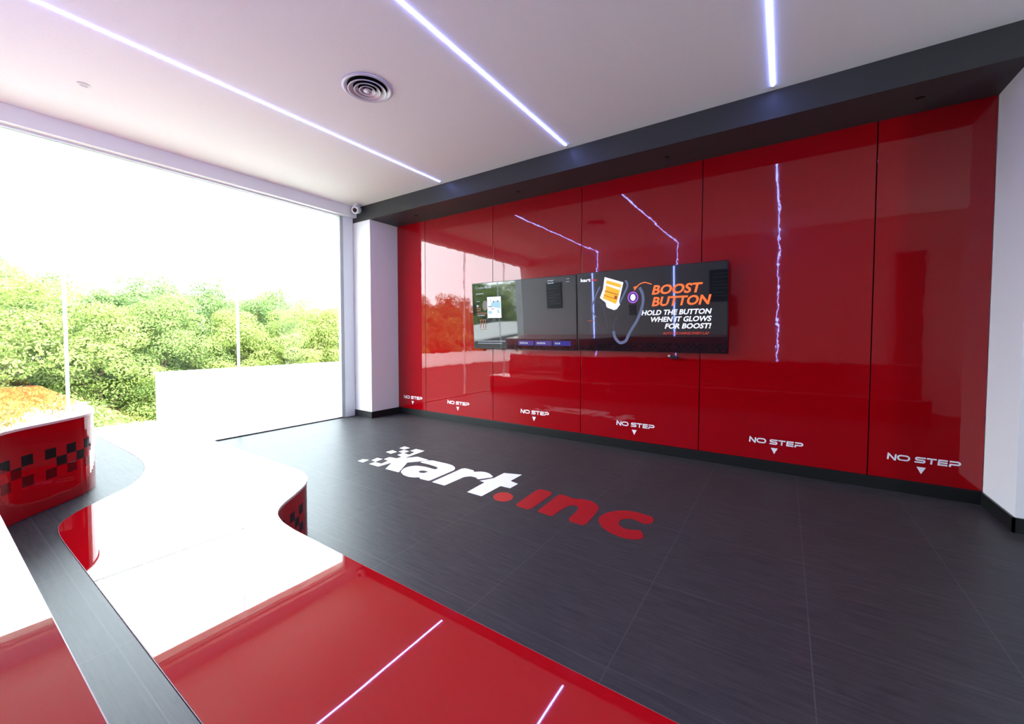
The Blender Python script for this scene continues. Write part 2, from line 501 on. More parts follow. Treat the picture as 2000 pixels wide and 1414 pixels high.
# ---------------------------------------------------------------- red wall panels with lettering
XS = [-4.867, -4.281, -3.078, -1.869, -0.658, 0.558, 1.171]
PANEL_LABELS = [
    'narrow glossy red wall panel beside the white column',
    'glossy red wall panel mirroring the trees, second from the white column',
    'glossy red wall panel behind the menu television',
    'glossy red wall panel behind the left part of the boost button television',
    'wide glossy red wall panel just right of the televisions',
    'glossy red wall panel at the right end beside the white wall']
TXT_X = [-4.748, -3.864, -2.659, -1.458, -0.245, 0.668]
H = 0.044; ST = 0.0105
def nostep_strokes():
    g = []
    h, a = H - ST, ST / 2
    def arc(cx, cy, rx, ry, t0, t1, n=7):
        return [(cx + rx * math.cos(math.radians(t0 + (t1 - t0) * k / n)), cy + ry * math.sin(math.radians(t0 + (t1 - t0) * k / n))) for k in range(n + 1)]
    g.append([(a, 0), (a + 0.004, h + ST), (a + 0.006, h + ST - 0.001), (0.044, 0.001), (0.0465, 0.001), (0.0505, h + ST)])          # N
    r = h / 2
    g.append([(0.085, a)] + arc(0.108, a + r, r, r, -90, 90)[0:] + arc(0.079, a + r, r, r, 90, 270) + [(0.088, a)])                   # O
    g.append([(0.154, a), (0.197, a)] + arc(0.197, a + r / 2, 0.010, r / 2, -90, 90)[1:] + [(0.171, a + r)] + arc(0.171, a + 1.5 * r, 0.010, r / 2, 270, 90)[1:] + [(0.214, a + h)])  # S
    g.append([(0.219, a + h), (0.270, a + h)]); g.append([(0.2445, a + h), (0.2415, 0)])                                               # T
    g.append([(0.327, a + h), (0.283, a + h), (0.280, a), (0.325, a)]); g.append([(0.283, a + r), (0.325, a + r)])                    # E
    g.append([(0.337, 0), (0.340, a + r * 0.75), (0.375, a + r * 0.75)] + arc(0.375, a + r * 1.375, 0.013, r * 0.625, -90, 90)[1:] + [(0.336, a + h)])  # P
    return g
for i in range(6):
    x0, x1 = XS[i] + 0.0035, XS[i + 1] - 0.0035
    pn = box('wall_panel', x0, x1, YR, YR + 0.02, 0.094, ZS - 0.001, 'panel_red', bevel=0.0015)
    tag(pn, PANEL_LABELS[i], 'wall panel')
    to3 = lambda u, v, X=TXT_X[i]: (X + u, YR - 0.0012, 0.238 + v)
    bm = bmesh.new()
    for s in nostep_strokes(): add_stroke(bm, s, ST, to3)
    t = link_mesh('lettering', bm, 'decal_white', pn); t['label'] = 'white wide NO STEP lettering'
    bm = bmesh.new()
    X = TXT_X[i]
    add_flat(bm, [(0.165, -0.030), (0.215, -0.030), (0.190, -0.082)], to3)
    t = link_mesh('arrow_mark', bm, 'decal_white', pn); t['label'] = 'white triangle pointing down'

# ---------------------------------------------------------------- floor logo
LOGO = {
 'sq1': [(-3.308, 2.331), (-3.316, 2.391), (-3.249, 2.411), (-3.227, 2.326)] ,
 'sq2': [(-3.218, 2.414), (-3.236, 2.495), (-3.162, 2.501), (-3.148, 2.408)] ,
 'sq3': [(-3.33, 2.672), (-3.322, 2.751), (-3.235, 2.736), (-3.237, 2.657)] ,
 'sq4': [(-3.324, 2.838), (-3.332, 2.918), (-3.236, 2.907), (-3.246, 2.836)] ,
 'sq5': [(-3.229, 2.749), (-3.236, 2.824), (-3.149, 2.82), (-3.143, 2.738)] ,
 'karm': [(-3.153, 2.832), (-3.159, 2.918), (-3.03, 2.915), (-3.013, 2.637), (-3.062, 2.644), (-3.153, 2.669), (-3.155, 2.743), (-3.06, 2.74), (-3.084, 2.832)] ,
 'k': [(-3.143, 2.332), (-3.147, 2.399), (-3.055, 2.402), (-3.078, 2.493), (-3.152, 2.505), (-3.157, 2.579), (-3.068, 2.589), (-3.062, 2.644), (-3.013, 2.637), (-2.941, 2.738), (-2.775, 2.724), (-2.818, 2.638), (-2.884, 2.557), (-2.737, 2.33), (-2.906, 2.326), (-3.001, 2.474), (-3.012, 2.332)] ,
 'a': [(-2.792, 2.626), (-2.792, 2.678), (-2.742, 2.735), (-2.548, 2.739), (-2.486, 2.732), (-2.438, 2.709), (-2.41, 2.687), (-2.38, 2.641), (-2.371, 2.327), (-2.47, 2.322), (-2.498, 2.344), (-2.534, 2.314), (-2.582, 2.3), (-2.651, 2.307), (-2.726, 2.343), (-2.76, 2.384), (-2.785, 2.434), (-2.784, 2.489), (-2.752, 2.539), (-2.663, 2.564), (-2.534, 2.561), (-2.528, 2.594), (-2.571, 2.619), (-2.69, 2.63)] ,
 'ah': [(-2.611, 2.436), (-2.616, 2.469), (-2.592, 2.485), (-2.538, 2.486), (-2.544, 2.439), (-2.575, 2.426)] ,
 'r': [(-2.335, 2.323), (-2.352, 2.712), (-2.329, 2.735), (-2.236, 2.731), (-2.207, 2.703), (-2.165, 2.741), (-2.123, 2.753), (-2.071, 2.744), (-2.002, 2.702), (-1.997, 2.676), (-2.063, 2.579), (-2.113, 2.604), (-2.165, 2.598), (-2.195, 2.554), (-2.196, 2.322)] ,
 't': [(-1.964, 2.32), (-1.978, 2.552), (-2.034, 2.559), (-1.974, 2.674), (-1.976, 2.824), (-1.825, 2.875), (-1.822, 2.697), (-1.736, 2.677), (-1.736, 2.563), (-1.824, 2.56), (-1.823, 2.317)] ,
 'dot': [(-1.623, 2.437), (-1.612, 2.413), (-1.607, 2.388), (-1.61, 2.364), (-1.62, 2.343), (-1.636, 2.328), (-1.656, 2.319), (-1.68, 2.317), (-1.704, 2.323), (-1.726, 2.336), (-1.745, 2.356), (-1.758, 2.379), (-1.764, 2.405), (-1.762, 2.431), (-1.752, 2.453), (-1.735, 2.47), (-1.714, 2.479), (-1.689, 2.48), (-1.664, 2.473), (-1.641, 2.458)] ,
 'i': [(-1.537, 2.341), (-1.548, 2.64), (-1.545, 2.662), (-1.525, 2.683), (-1.445, 2.678), (-1.426, 2.667), (-1.412, 2.623), (-1.409, 2.341), (-1.426, 2.309), (-1.517, 2.318)] ,
 'n': [(-1.358, 2.335), (-1.367, 2.654), (-1.345, 2.679), (-1.263, 2.662), (-1.25, 2.657), (-1.174, 2.688), (-1.132, 2.688), (-1.085, 2.67), (-1.035, 2.621), (-1.018, 2.553), (-1.007, 2.343), (-1.016, 2.308), (-1.112, 2.311), (-1.131, 2.345), (-1.141, 2.514), (-1.17, 2.553), (-1.203, 2.55), (-1.227, 2.495), (-1.235, 2.385), (-1.238, 2.319), (-1.25, 2.311), (-1.345, 2.319)] ,
 'c': [(-0.692, 2.672), (-0.668, 2.625), (-0.671, 2.569), (-0.707, 2.537), (-0.754, 2.559), (-0.801, 2.567), (-0.841, 2.532), (-0.852, 2.486), (-0.833, 2.438), (-0.795, 2.413), (-0.753, 2.416), (-0.704, 2.446), (-0.682, 2.419), (-0.662, 2.378), (-0.666, 2.337), (-0.705, 2.307), (-0.755, 2.293), (-0.844, 2.309), (-0.914, 2.354), (-0.959, 2.414), (-0.979, 2.479), (-0.966, 2.554), (-0.928, 2.622), (-0.866, 2.673), (-0.793, 2.687), (-0.73, 2.679)] ,
}
lg = empty('floor_logo', (-2.0, 2.5, 0.0))
tag(lg, 'white and red kart.inc lettering with chequered corner stuck on the dark floor', 'floor decal')
fl = lambda u, v: (u + 2.0, v - 2.5, 0.0012)
def fillet(pts, r=0.012):
    out = []
    n = len(pts)
    for i in range(n):
        p, a, b = Vector(pts[i]), Vector(pts[i - 1]), Vector(pts[(i + 1) % n])
        da, db = (a - p), (b - p)
        k = min(r, da.length * 0.35, db.length * 0.35)
        p1, p2 = p + da.normalized() * k, p + db.normalized() * k
        for t in (0, 0.33, 0.67, 1):
            q = p1 * (1 - t) ** 2 + p * 2 * t * (1 - t) + p2 * t * t
            out.append((q.x, q.y))
    return out
for k in ('sq1', 'sq2', 'sq3', 'sq4', 'sq5'):
    bm = bmesh.new(); add_flat(bm, LOGO[k], fl)
    link_mesh('chequer_square', bm, 'decal_white', lg)
for nm, keys, mt, rr in (('letter_k', ('karm', 'k'), 'decal_white', 0.002), ('letter_a', ('a',), 'decal_white', 0.02), ('letter_r', ('r',), 'decal_white', 0.01),
                         ('letter_t', ('t',), 'decal_white', 0.004), ('dot', ('dot',), 'decal_orange_red', 0.01), ('letter_i', ('i',), 'decal_red', 0.02),
                         ('letter_n', ('n',), 'decal_red', 0.02), ('letter_c', ('c',), 'decal_red', 0.03)):
    bm = bmesh.new()
    for k in keys:
        add_flat(bm, fillet(LOGO[k], rr), fl, [fillet(LOGO['ah'], 0.01)] if k == 'a' else ())
    link_mesh(nm, bm, mt, lg)

# ---------------------------------------------------------------- counters
def offset_in(pts, d):
    n = len(pts); out = []
    area = sum(pts[i][0] * pts[(i + 1) % n][1] - pts[(i + 1) % n][0] * pts[i][1] for i in range(n))
    s = 1 if area > 0 else -1
    for i in range(n):
        a, b, c = Vector(pts[i - 1]), Vector(pts[i]), Vector(pts[(i + 1) % n])
        d1, d2 = (b - a).normalized(), (c - b).normalized()
        n1, n2 = Vector((-d1.y, d1.x)) * s, Vector((-d2.y, d2.x)) * s
        m_ = n1 + n2
        m_ = m_.normalized() if m_.length > 1e-6 else n1
        k = d / max(0.5, m_.dot(n1))
        out.append((b.x + m_.x * k, b.y + m_.y * k))
    return out

def tier(name, outline, z0, z1, label, split=None, mat_side='riser_low', origin=None):
    root = empty(name, (outline[0][0], outline[0][1], z0))
    tag(root, label, 'seating step')
    ox, oy = outline[0]
    H_ = z1 - z0
    loc = [(x - ox, y - oy) for x, y in outline]
    bm = bmesh.new()
    uv = bm.loops.layers.uv.new('UVMap')
    add_prism(bm, offset_in(loc, 0.004), 0.0, H_ - 0.0125, uv)
    b = link_mesh('riser', bm, mat_side, root)
    b['label'] = 'glossy red curved riser with a band of black chequers'
    pieces = [loc]
    if split is not None:
        s = split - ox
        def clip(pts, keep):
            out = []
            for i in range(len(pts)):
                p, q = pts[i], pts[(i + 1) % len(pts)]
                ip, iq = keep(p[0]), keep(q[0])
                if ip: out.append(p)
                if ip != iq:
                    t = (s - p[0]) / (q[0] - p[0])
                    out.append((s, p[1] + t * (q[1] - p[1])))
            return out
        L_ = clip(loc, lambda x: x <= s); R__ = clip(loc, lambda x: x > s)
        pieces = [[(x - (0.002 if abs(x - s) < 1e-6 else 0), y) for x, y in L_], [(x + (0.002 if abs(x - s) < 1e-6 else 0), y) for x, y in R__]]
    for pc in pieces:
        bm = bmesh.new()
        add_prism(bm, pc, H_ - 0.012, H_ - 0.001)
        e = link_mesh('seat_edging', bm, 'edge', root)
        bm = bmesh.new()
        add_prism(bm, offset_in(pc, 0.0015), H_ - 0.0009, H_)
        link_mesh('seat_top', bm, 'counter_red', root)
    return root

def fil(p):
    return smooth_path(p, False, 6)
# lower step: its red seat follows an S; a tiled footwell lies behind it, level with the seat
Z1, Z2, k1 = 0.33, 0.754, 0.85 / 0.58
sc_ = lambda L, k: [(x * k, y * k) for x, y in L]
outer = [(-5.235, 0.930 * k1)] + sc_([(-2.70, 0.930), (-2.10, 0.930)] + fil([(-1.78, 0.930), (-1.70, 0.925), (-1.615, 0.900), (-1.54, 0.850), (-1.475, 0.775), (-1.425, 0.710), (-1.37, 0.663), (-1.29, 0.638), (-1.20, 0.630)]) + [(-0.90, 0.628), (-0.5, 0.628)], k1) + [(1.6, 0.628 * k1)]
inner = [(1.6, 0.230 * k1)] + sc_([(-0.5, 0.230), (-1.40, 0.230)] + fil([(-1.66, 0.230), (-1.76, 0.233), (-1.84, 0.247), (-1.92, 0.295), (-2.00, 0.375), (-2.09, 0.465), (-2.20, 0.525), (-2.34, 0.572), (-2.48, 0.592), (-2.62, 0.600)]), k1) + [(-5.235, 0.602 * k1)]
t1 = tier('seating_step', outer + inner, 0.0, Z1, 'low S-curved glossy red seating step, its chequered riser standing on the dark floor', split=-1.963)
bm = bmesh.new(); add_box(bm, -0.0017, 0.0017, -1.362 + 0.345, -1.363 + 0.948, Z1 - 0.008, Z1 + 0.0003)
sm = link_mesh('seam_filler', bm, 'seal', t1); sm.location.x = -1.963 + 5.235
bm = bmesh.new()
back = [(x + 5.235, y - 0.930 * k1) for x, y in inner]
pts = offset_in(back + [(0.0, YB + 0.003 - 0.930 * k1), (1.6 + 5.235, YB + 0.003 - 0.930 * k1)], 0.002)
add_prism(bm, pts, 0.0, Z1 - 0.002)
fw = link_mesh('footwell', bm, 'floor', t1)
fw['label'] = 'dark grey tiled footwell behind the red seat'
k2 = 0.426 / 0.58
front = [(-5.235, 0.618), (-3.70, 0.612)] + fil([(-3.62, 0.612), (-3.45, 0.607), (-3.30, 0.594), (-3.185, 0.562), (-3.09, 0.500), (-3.00, 0.400), (-2.90, 0.280), (-2.80, 0.200), (-2.68, 0.150), (-2.52, 0.124), (-2.36, 0.116)]) + [(-2.1, 0.113), (-1.2, 0.112), (1.6, 0.112)]
tier('seating_step', front + [(1.6, YB + 0.003), (-5.235, YB + 0.003)], Z1, Z2, 'upper glossy red seating step at the left edge, chequered riser above a dark footwell', mat_side='riser_high')

# ---------------------------------------------------------------- ceiling fittings
LED_L = ['left ceiling light line running towards the charcoal bulkhead', 'middle ceiling light line, right of the round air vent', 'right ceiling light line ending at the charcoal bulkhead']
for k, x in enumerate((-3.455, -1.791, -0.108)):
    r = empty('led_strip', (x, 3.60, ZC))
    tag(r, LED_L[k], 'strip light')
    w = 0.0065
    bm = bmesh.new(); add_box(bm, -w, w, YB + 0.008 - 3.60, 0.0, -0.006, -0.0005)
    link_mesh('ceiling_diffuser', bm, 'led', r)
    bm = bmesh.new(); add_box(bm, -w, w, YB + 0.0005 - 3.60, YB + 0.0075 - 3.60, 0.757 - ZC, -0.0005)
    link_mesh('wall_diffuser', bm, 'led', r)
    bm = bmesh.new(); add_box(bm, -w, w, 0.0005, 0.028, -0.005, -0.0005)
    link_mesh('end_cap', bm, 'seal', r)

v = empty('air_vent', (-2.605, 1.958, ZC))
tag(v, 'round metal ceiling air diffuser with concentric rings between two light lines', 'air vent')
bm = bmesh.new(); add_lathe(bm, [(0.178, -0.001), (0.180, -0.010), (0.168, -0.016), (0.150, -0.006), (0.140, -0.001)], seg=72)
link_mesh('flange', bm, 'metal', v, True)
bm = bmesh.new(); rr = add_lathe(bm, [(0.150, -0.0015), (0.001, -0.0015)], seg=48)
link_mesh('duct_opening', bm, 'void', v)
for (ra, rb) in ((0.138, 0.100), (0.096, 0.064), (0.060, 0.034)):
    bm = bmesh.new(); add_lathe(bm, [(rb, -0.006), (ra - 0.004, -0.020), (ra, -0.028), (ra - 0.002, -0.030), (ra - 0.010, -0.026), (rb + 0.001, -0.008), (rb, -0.006)], seg=64)
    link_mesh('ring_blade', bm, 'metal', v, True)
bm = bmesh.new(); add_lathe(bm, [(0.030, -0.024), (0.028, -0.030), (0.016, -0.033), (0.0005, -0.034)], seg=40)
link_mesh('centre_disc', bm, 'metal', v, True)

s = empty('recessed_spotlight', (-4.305, 0.778, ZC))
tag(s, 'small round recessed ceiling spotlight near the glass wall', 'spotlight')
bm = bmesh.new(); add_lathe(bm, [(0.036, -0.0005), (0.035, -0.005), (0.026, -0.006), (0.022, -0.002)], seg=40)
link_mesh('rim', bm, 'white_plastic', s, True)
bm = bmesh.new(); add_lathe(bm, [(0.022, -0.002), (0.018, -0.001), (0.0005, -0.001)], seg=32)
link_mesh('lamp', bm, 'metal', s, True)

DL = [(-4.19, 'tiny black downlight under the bulkhead above the narrow red panel by the column'),
      (-2.525, 'tiny black downlight under the bulkhead above the menu television'),
      (-0.915, 'tiny black downlight under the bulkhead above the boost button television'),
      (0.738, 'tiny black downlight under the bulkhead above the right end red panel')]
for x, lab in DL:
    s = empty('downlight', (x, 3.902, ZS))
    tag(s, lab, 'downlight', 'black downlights under the bulkhead')
    bm = bmesh.new(); add_lathe(bm, [(0.026, -0.0005), (0.026, -0.004), (0.019, -0.005), (0.016, -0.001)], seg=32)
    link_mesh('rim', bm, 'black_gloss', s, True)
    bm = bmesh.new(); add_lathe(bm, [(0.016, -0.001), (0.010, -0.003), (0.0005, -0.004)], seg=24)
    link_mesh('lamp', bm, 'lens', s, True)

c = empty('security_camera', (-5.03, 3.575, ZC))
c.scale = (1.5, 1.5, 1.5)
tag(c, 'small white security camera on the ceiling above the window post', 'security camera')
bm = bmesh.new(); add_lathe(bm, [(0.030, -0.0005), (0.031, -0.014), (0.022, -0.020), (0.0005, -0.020)], seg=32)
link_mesh('mount', bm, 'white_plastic', c, True)
bm = bmesh.new()
d = Vector((0.50, -0.80, -0.32)).normalized()
ctr = Vector((0.0, 0.0, -0.050))
for a, b, r0, r1 in ((-0.040, -0.028, 0.020, 0.036), (-0.028, 0.032, 0.036, 0.036), (0.032, 0.040, 0.036, 0.032)):
    add_tube(bm, ctr + d * a, ctr + d * b, r0, r1, 28)
link_mesh('camera_body', bm, 'white_plastic', c)
bm = bmesh.new(); add_tube(bm, ctr + d * 0.0402, ctr + d * 0.044, 0.020, 0.017, 28)
link_mesh('lens', bm, 'lens', c)

# signs on the back wall: the televisions mirror them
for x0, x1, lab in ((-4.585, -4.20, 'dark framed notice board on the grey back wall near the glass'), (-1.17, -0.74, 'dark framed notice board on the grey back wall between two light lines')):
    s = empty('notice_board', (x0, YB, 1.36)); tag(s, lab, 'notice board')
    box('board', 0, x1 - x0, 0.001, 0.022, 0, 0.58, 'track', s, 0.003)
    bm = bmesh.new()
    for j, zz in enumerate((0.50, 0.44, 0.36, 0.30, 0.24, 0.16, 0.10)):
        add_box(bm, 0.05, x1 - x0 - (0.05 + 0.06 * (j % 3)), 0.0221, 0.0232, zz, zz + 0.008)
    link_mesh('printed_lines', bm, 'seal', s)

# ---------------------------------------------------------------- televisions
TW, TH = 1.453, 0.83
def television(x, z, label):
    r = empty('television', (x, 4.108, z), (math.radians(3.0), 0, 0))
    tag(r, label, 'television', 'wall televisions')
    box('housing', 0, TW, -0.018, 0.004, 0, TH, 'black_gloss', r, 0.002)
    box('rear_housing', 0.25, TW - 0.25, 0.0041, 0.030, 0.12, TH - 0.30, 'black_gloss', r, 0.004)
    sc = box('screen', 0.008, TW - 0.008, -0.0195, -0.0185, 0.014, TH - 0.008, 'screen', r)
    sc['label'] = 'glossy dark screen'
    return r, sc
def part(sc, name, mat, fn, depth=0.0012, label=None):
    bm = bmesh.new()
    to3 = lambda u, v: (u, -0.0195 - depth, v)
    fn(bm, to3)
    o = link_mesh(name, bm, mat, sc)
    if label: o['label'] = label
    return o

tv1, s1 = television(-3.333, 1.012, 'left wall television showing a dark menu with small pictures and purple buttons')
tv2, s2 = television(-1.873, 1.018, 'right wall television showing BOOST BUTTON in orange letters')

P_ = lambda *pts: (lambda bm, t: add_flat(bm, list(pts), t))
# menu screen
part(s1, 'screen_heading', 'g_pale', lambda bm, t: (add_text(bm, 'Cruise', 0.060, 0.755, 0.130, 0.034, t, 0.0), add_text(bm, 'Mode', 0.204, 0.755, 0.104, 0.034, t, 0.03)))
def dashes(bm, t, x, y, w, h, seed):
    rnd = random.Random(seed); u = x
    while u < x + w:
        k = min(rnd.uniform(0.010, 0.024), x + w - u)
        if k < 0.004: break
        add_flat(bm, [(u, y), (u + k, y), (u + k, y + h * rnd.uniform(0.7, 1)), (u, y + h)], t)
        u += k + 0.005
for (x, y, w, h, sd) in ((0.062, 0.688, 0.122, 0.013, 1), (0.07, 0.093, 0.425, 0.012, 2), (0.07, 0.066, 0.378, 0.011, 3), (0.083, 0.416, 0.113, 0.013, 4),
                         (1.10, 0.780, 0.074, 0.011, 5), (1.10, 0.751, 0.074, 0.013, 6), (1.332, 0.787, 0.04, 0.007, 7), (1.332, 0.757, 0.04, 0.007, 8), (0.067, 0.595, 0.057, 0.010, 9)):
    part(s1, 'screen_caption', 'g_pale', lambda bm, t: dashes(bm, t, x, y, w, h, sd))
def rows(bm, t):
    for y, w in ((0.535, 0.05), (0.505, 0.07), (0.478, 0.06)):
        add_flat(bm, [(0.068, y), (0.068 + w, y), (0.068 + w, y + 0.010), (0.068, y + 0.010)], t)
    for y in (0.452, 0.438): add_flat(bm, [(0.066, y), (0.228, y), (0.228, y + 0.006), (0.066, y + 0.006)], t)
    for x in (0.118, 0.160, 0.196): add_flat(bm, [(x, 0.262), (x + 0.010, 0.262), (x + 0.010, 0.365), (x, 0.365)], t)
    add_flat(bm, [(0.112, 0.362), (0.212, 0.362), (0.212, 0.370), (0.112, 0.370)], t)
    add_flat(bm, [(0.112, 0.242), (0.215, 0.242), (0.215, 0.248), (0.112, 0.248)], t)
part(s1, 'screen_list', 'g_brown', rows)
part(s1, 'screen_token', 'g_pale', P_((0.068, 0.528), (0.096, 0.528), (0.096, 0.556), (0.068, 0.556)), 0.0018)
ell = lambda cx, cy, rx, ry, n=24: [(cx + rx * math.cos(2 * math.pi * k / n), cy + ry * math.sin(2 * math.pi * k / n)) for k in range(n)]
part(s1, 'screen_portrait', 'g_dim', P_(*ell(0.202, 0.545, 0.040, 0.064)))
part(s1, 'screen_picture', 'g_white', P_((0.238, 0.388), (0.450, 0.386), (0.448, 0.646), (0.238, 0.648)), 0.0018, 'pale blue and white picture card')
part(s1, 'screen_picture_shapes', 'g_lightblue', lambda bm, t: (add_flat(bm, [(0.285, 0.53), (0.44, 0.50), (0.44, 0.585), (0.365, 0.60), (0.30, 0.575)], t), add_flat(bm, [(0.25, 0.44), (0.31, 0.44), (0.31, 0.475), (0.25, 0.475)], t), add_flat(bm, [(0.395, 0.445), (0.435, 0.445), (0.40, 0.50), (0.388, 0.48)], t)), 0.0024)
for pts_ in (ell(0.335, 0.588, 0.009, 0.012, 12), ell(0.402, 0.592, 0.009, 0.012, 12), [(0.292, 0.59), (0.298, 0.59), (0.298, 0.62), (0.290, 0.62)], [(0.25, 0.528), (0.31, 0.520), (0.31, 0.530), (0.25, 0.538)]):
    part(s1, 'screen_picture_mark', 'g_steel_lo', lambda bm, t: add_flat(bm, pts_, t), 0.0030)
part(s1, 'screen_picture_shade', 'g_pink', P_((0.30, 0.485), (0.345, 0.50), (0.345, 0.512), (0.305, 0.505)), 0.0030)
for (a, b, mt, w) in ((0.685, 0.898, 'g_violet_btn', 0.11), (0.920, 1.135, 'g_violet_btn', 0.12), (1.157, 1.376, 'g_blue_btn', 0.07)):
    part(s1, 'screen_button', mt, P_((a, 0.053), (b, 0.053), (b, 0.108), (a, 0.108)))
    part(s1, 'screen_button_caption', 'g_pale', lambda bm, t: dashes(bm, t, a + 0.022, 0.070, w, 0.022, int(a * 100)), 0.0018)

# boost screen
part(s2, 'screen_logo_white', 'g_white', lambda bm, t: add_text(bm, 'kart', 0.045, 0.735, 0.112, 0.036, t, 0.035))
part(s2, 'screen_logo_red', 'g_red', lambda bm, t: add_text(bm, 'inc', 0.166, 0.736, 0.066, 0.028, t, 0.03))
part(s2, 'screen_headline', 'g_orange', lambda bm, t: (add_text(bm, 'BOOST', 0.789, 0.560, 0.457, 0.092, t, 0.03, 0.22), add_text(bm, 'BUTTON', 0.789, 0.447, 0.529, 0.092, t, 0.03, 0.22)))
part(s2, 'screen_instructions', 'g_white', lambda bm, t: (add_text(bm, 'HOLD THE BUTTON', 0.690, 0.362, 0.632, 0.050, t, 0.03, 0.22), add_text(bm, 'WHEN IT GLOWS', 0.781, 0.295, 0.541, 0.050, t, 0.03, 0.22), add_text(bm, 'FOR BOOST!', 0.912, 0.229, 0.407, 0.050, t, 0.03, 0.22)))
part(s2, 'screen_footnote', 'g_red', lambda bm, t: add_text(bm, 'AUTO RECHARGE EVERY LAP', 0.893, 0.174, 0.409, 0.024, t, 0.01, 0.2))
dev = [(0.312, 0.770), (0.510, 0.701), (0.463, 0.507), (0.475, 0.481), (0.440, 0.435), (0.411, 0.425), (0.345, 0.450), (0.329, 0.463), (0.320, 0.506), (0.258, 0.557), (0.294, 0.645)]
part(s2, 'screen_tablet_picture', 'g_white', P_(*dev), 0.0012, 'white framed tablet picture')
part(s2, 'screen_tablet_face', 'g_amber', P_((0.334, 0.736), (0.490, 0.681), (0.446, 0.520), (0.429, 0.487), (0.292, 0.551), (0.321, 0.635)), 0.0018, 'amber tablet face')
part(s2, 'screen_tablet_caption', 'g_white', P_((0.325, 0.685), (0.335, 0.700), (0.476, 0.650), (0.470, 0.625)), 0.0024)
part(s2, 'screen_tablet_lines', 'g_brown', lambda bm, t: (add_stroke(bm, [(0.312, 0.628), (0.452, 0.580)], 0.008, t), add_stroke(bm, [(0.300, 0.585), (0.438, 0.535)], 0.006, t), add_flat(bm, [(0.418, 0.575), (0.448, 0.566), (0.440, 0.535), (0.412, 0.545)], t)), 0.0024)
part(s2, 'screen_wheel_left', 'g_steel', lambda bm, t: (add_stroke(bm, smooth_path([(0.259, 0.673), (0.209, 0.573), (0.172, 0.471), (0.180, 0.401), (0.216, 0.360)], False, 6), 0.013, t)))
part(s2, 'screen_wheel_spoke', 'g_steel', lambda bm, t: (add_stroke(bm, smooth_path([(0.531, 0.720), (0.550, 0.665), (0.510, 0.572), (0.471, 0.498)], False, 6), 0.020, t)))
part(s2, 'screen_wheel_right', 'g_steel', lambda bm, t: (add_stroke(bm, smooth_path([(0.672, 0.640), (0.704, 0.559), (0.700, 0.462), (0.655, 0.333), (0.596, 0.235), (0.556, 0.165)], False, 6), 0.028, t)))
part(s2, 'screen_wheel_lower', 'g_steel', lambda bm, t: (add_stroke(bm, smooth_path([(0.402, 0.210), (0.420, 0.140), (0.470, 0.090), (0.530, 0.110), (0.556, 0.165)], False, 6), 0.030, t)))
part(s2, 'screen_wheel_rim', 'g_steel_lo', lambda bm, t: (add_stroke(bm, smooth_path([(0.445, 0.356), (0.411, 0.300), (0.402, 0.210)], False, 6), 0.010, t), add_stroke(bm, smooth_path([(0.250, 0.520), (0.300, 0.440), (0.330, 0.300), (0.340, 0.240)], False, 6), 0.008, t)))
part(s2, 'screen_button_ring', 'g_purple', lambda bm, t: add_flat(bm, ell(0.606, 0.545, 0.054, 0.058), t, [ell(0.606, 0.545, 0.042, 0.045)]), 0.0018, 'purple ring around the boost button picture')
part(s2, 'screen_button_face', 'g_white', P_(*ell(0.606, 0.545, 0.026, 0.034)), 0.0018)
part(s2, 'screen_button_halo', 'g_violet_btn', lambda bm, t: add_flat(bm, ell(0.606, 0.545, 0.040, 0.043), t, [ell(0.606, 0.545, 0.028, 0.036)]), 0.0018)
part(s2, 'screen_button_base', 'g_black', P_((0.563, 0.477), (0.641, 0.473), (0.645, 0.366), (0.571, 0.369)), 0.0018)
part(s2, 'screen_arrow', 'g_orange', lambda bm, t: (add_stroke(bm, smooth_path([(0.789, 0.662), (0.726, 0.685), (0.675, 0.672), (0.640, 0.645)], False, 5), 0.009, t), add_flat(bm, [(0.612, 0.650), (0.660, 0.655), (0.622, 0.612)], t)))
part(s2, 'screen_marks', 'g_brown', P_((0.115, 0.312), (0.189, 0.322), (0.189, 0.330), (0.115, 0.320)))

sn = empty('infrared_sensor', (-0.885, YR, 0.955))
tag(sn, 'small black sensor on the red wall just under the boost button television', 'sensor')
box('sensor_body', -0.035, 0.035, -0.045, -0.001, 0.0, 0.028, 'black_gloss', sn, 0.004)
box('sensor_arm', -0.055, -0.036, -0.030, -0.001, 0.020, 0.036, 'white_plastic', sn, 0.002)

# ---------------------------------------------------------------- outside
structure(box('ground', -90, -5.6, -70, 70, -5.2, -5.0, 'ground'), 'green ground below the trees outside')
wing = empty('building_wing', (-9.6, 3.62, -5.0))
tag(wing, 'low white building wing outside the glass with a flat stained roof', 'building')
bm = bmesh.new(); add_box(bm, -4.25, 4.2, 0.03, 18.0, 0.0, 5.14); link_mesh('wall', bm, 'ext_wall', wing)
bm = bmesh.new(); add_box(bm, -4.30, 4.2, 0.0, 18.0, 5.141, 5.20, 0.01); link_mesh('roof_slab', bm, 'render_white', wing)
bm = bmesh.new(); add_box(bm, 3.985, 3.995, -0.004, 0.001, 3.3, 5.05); link_mesh('wall_joint', bm, 'seal', wing)

terr = empty('flat_roof', (-12.85, -6.6, -5.0))
tag(terr, 'low white flat roof outside beyond the left end of the glass, mirrored in the red panels', 'building')
bm = bmesh.new(); add_box(bm, -3.1, 3.1, -7.4, 7.4, 0.0, 5.13); link_mesh('wall', bm, 'shaded_wall', terr)
bm = bmesh.new(); add_box(bm, -3.15, 3.15, -7.45, 7.45, 5.131, 5.20, 0.01); link_mesh('roof_slab', bm, 'ext_wall', terr)

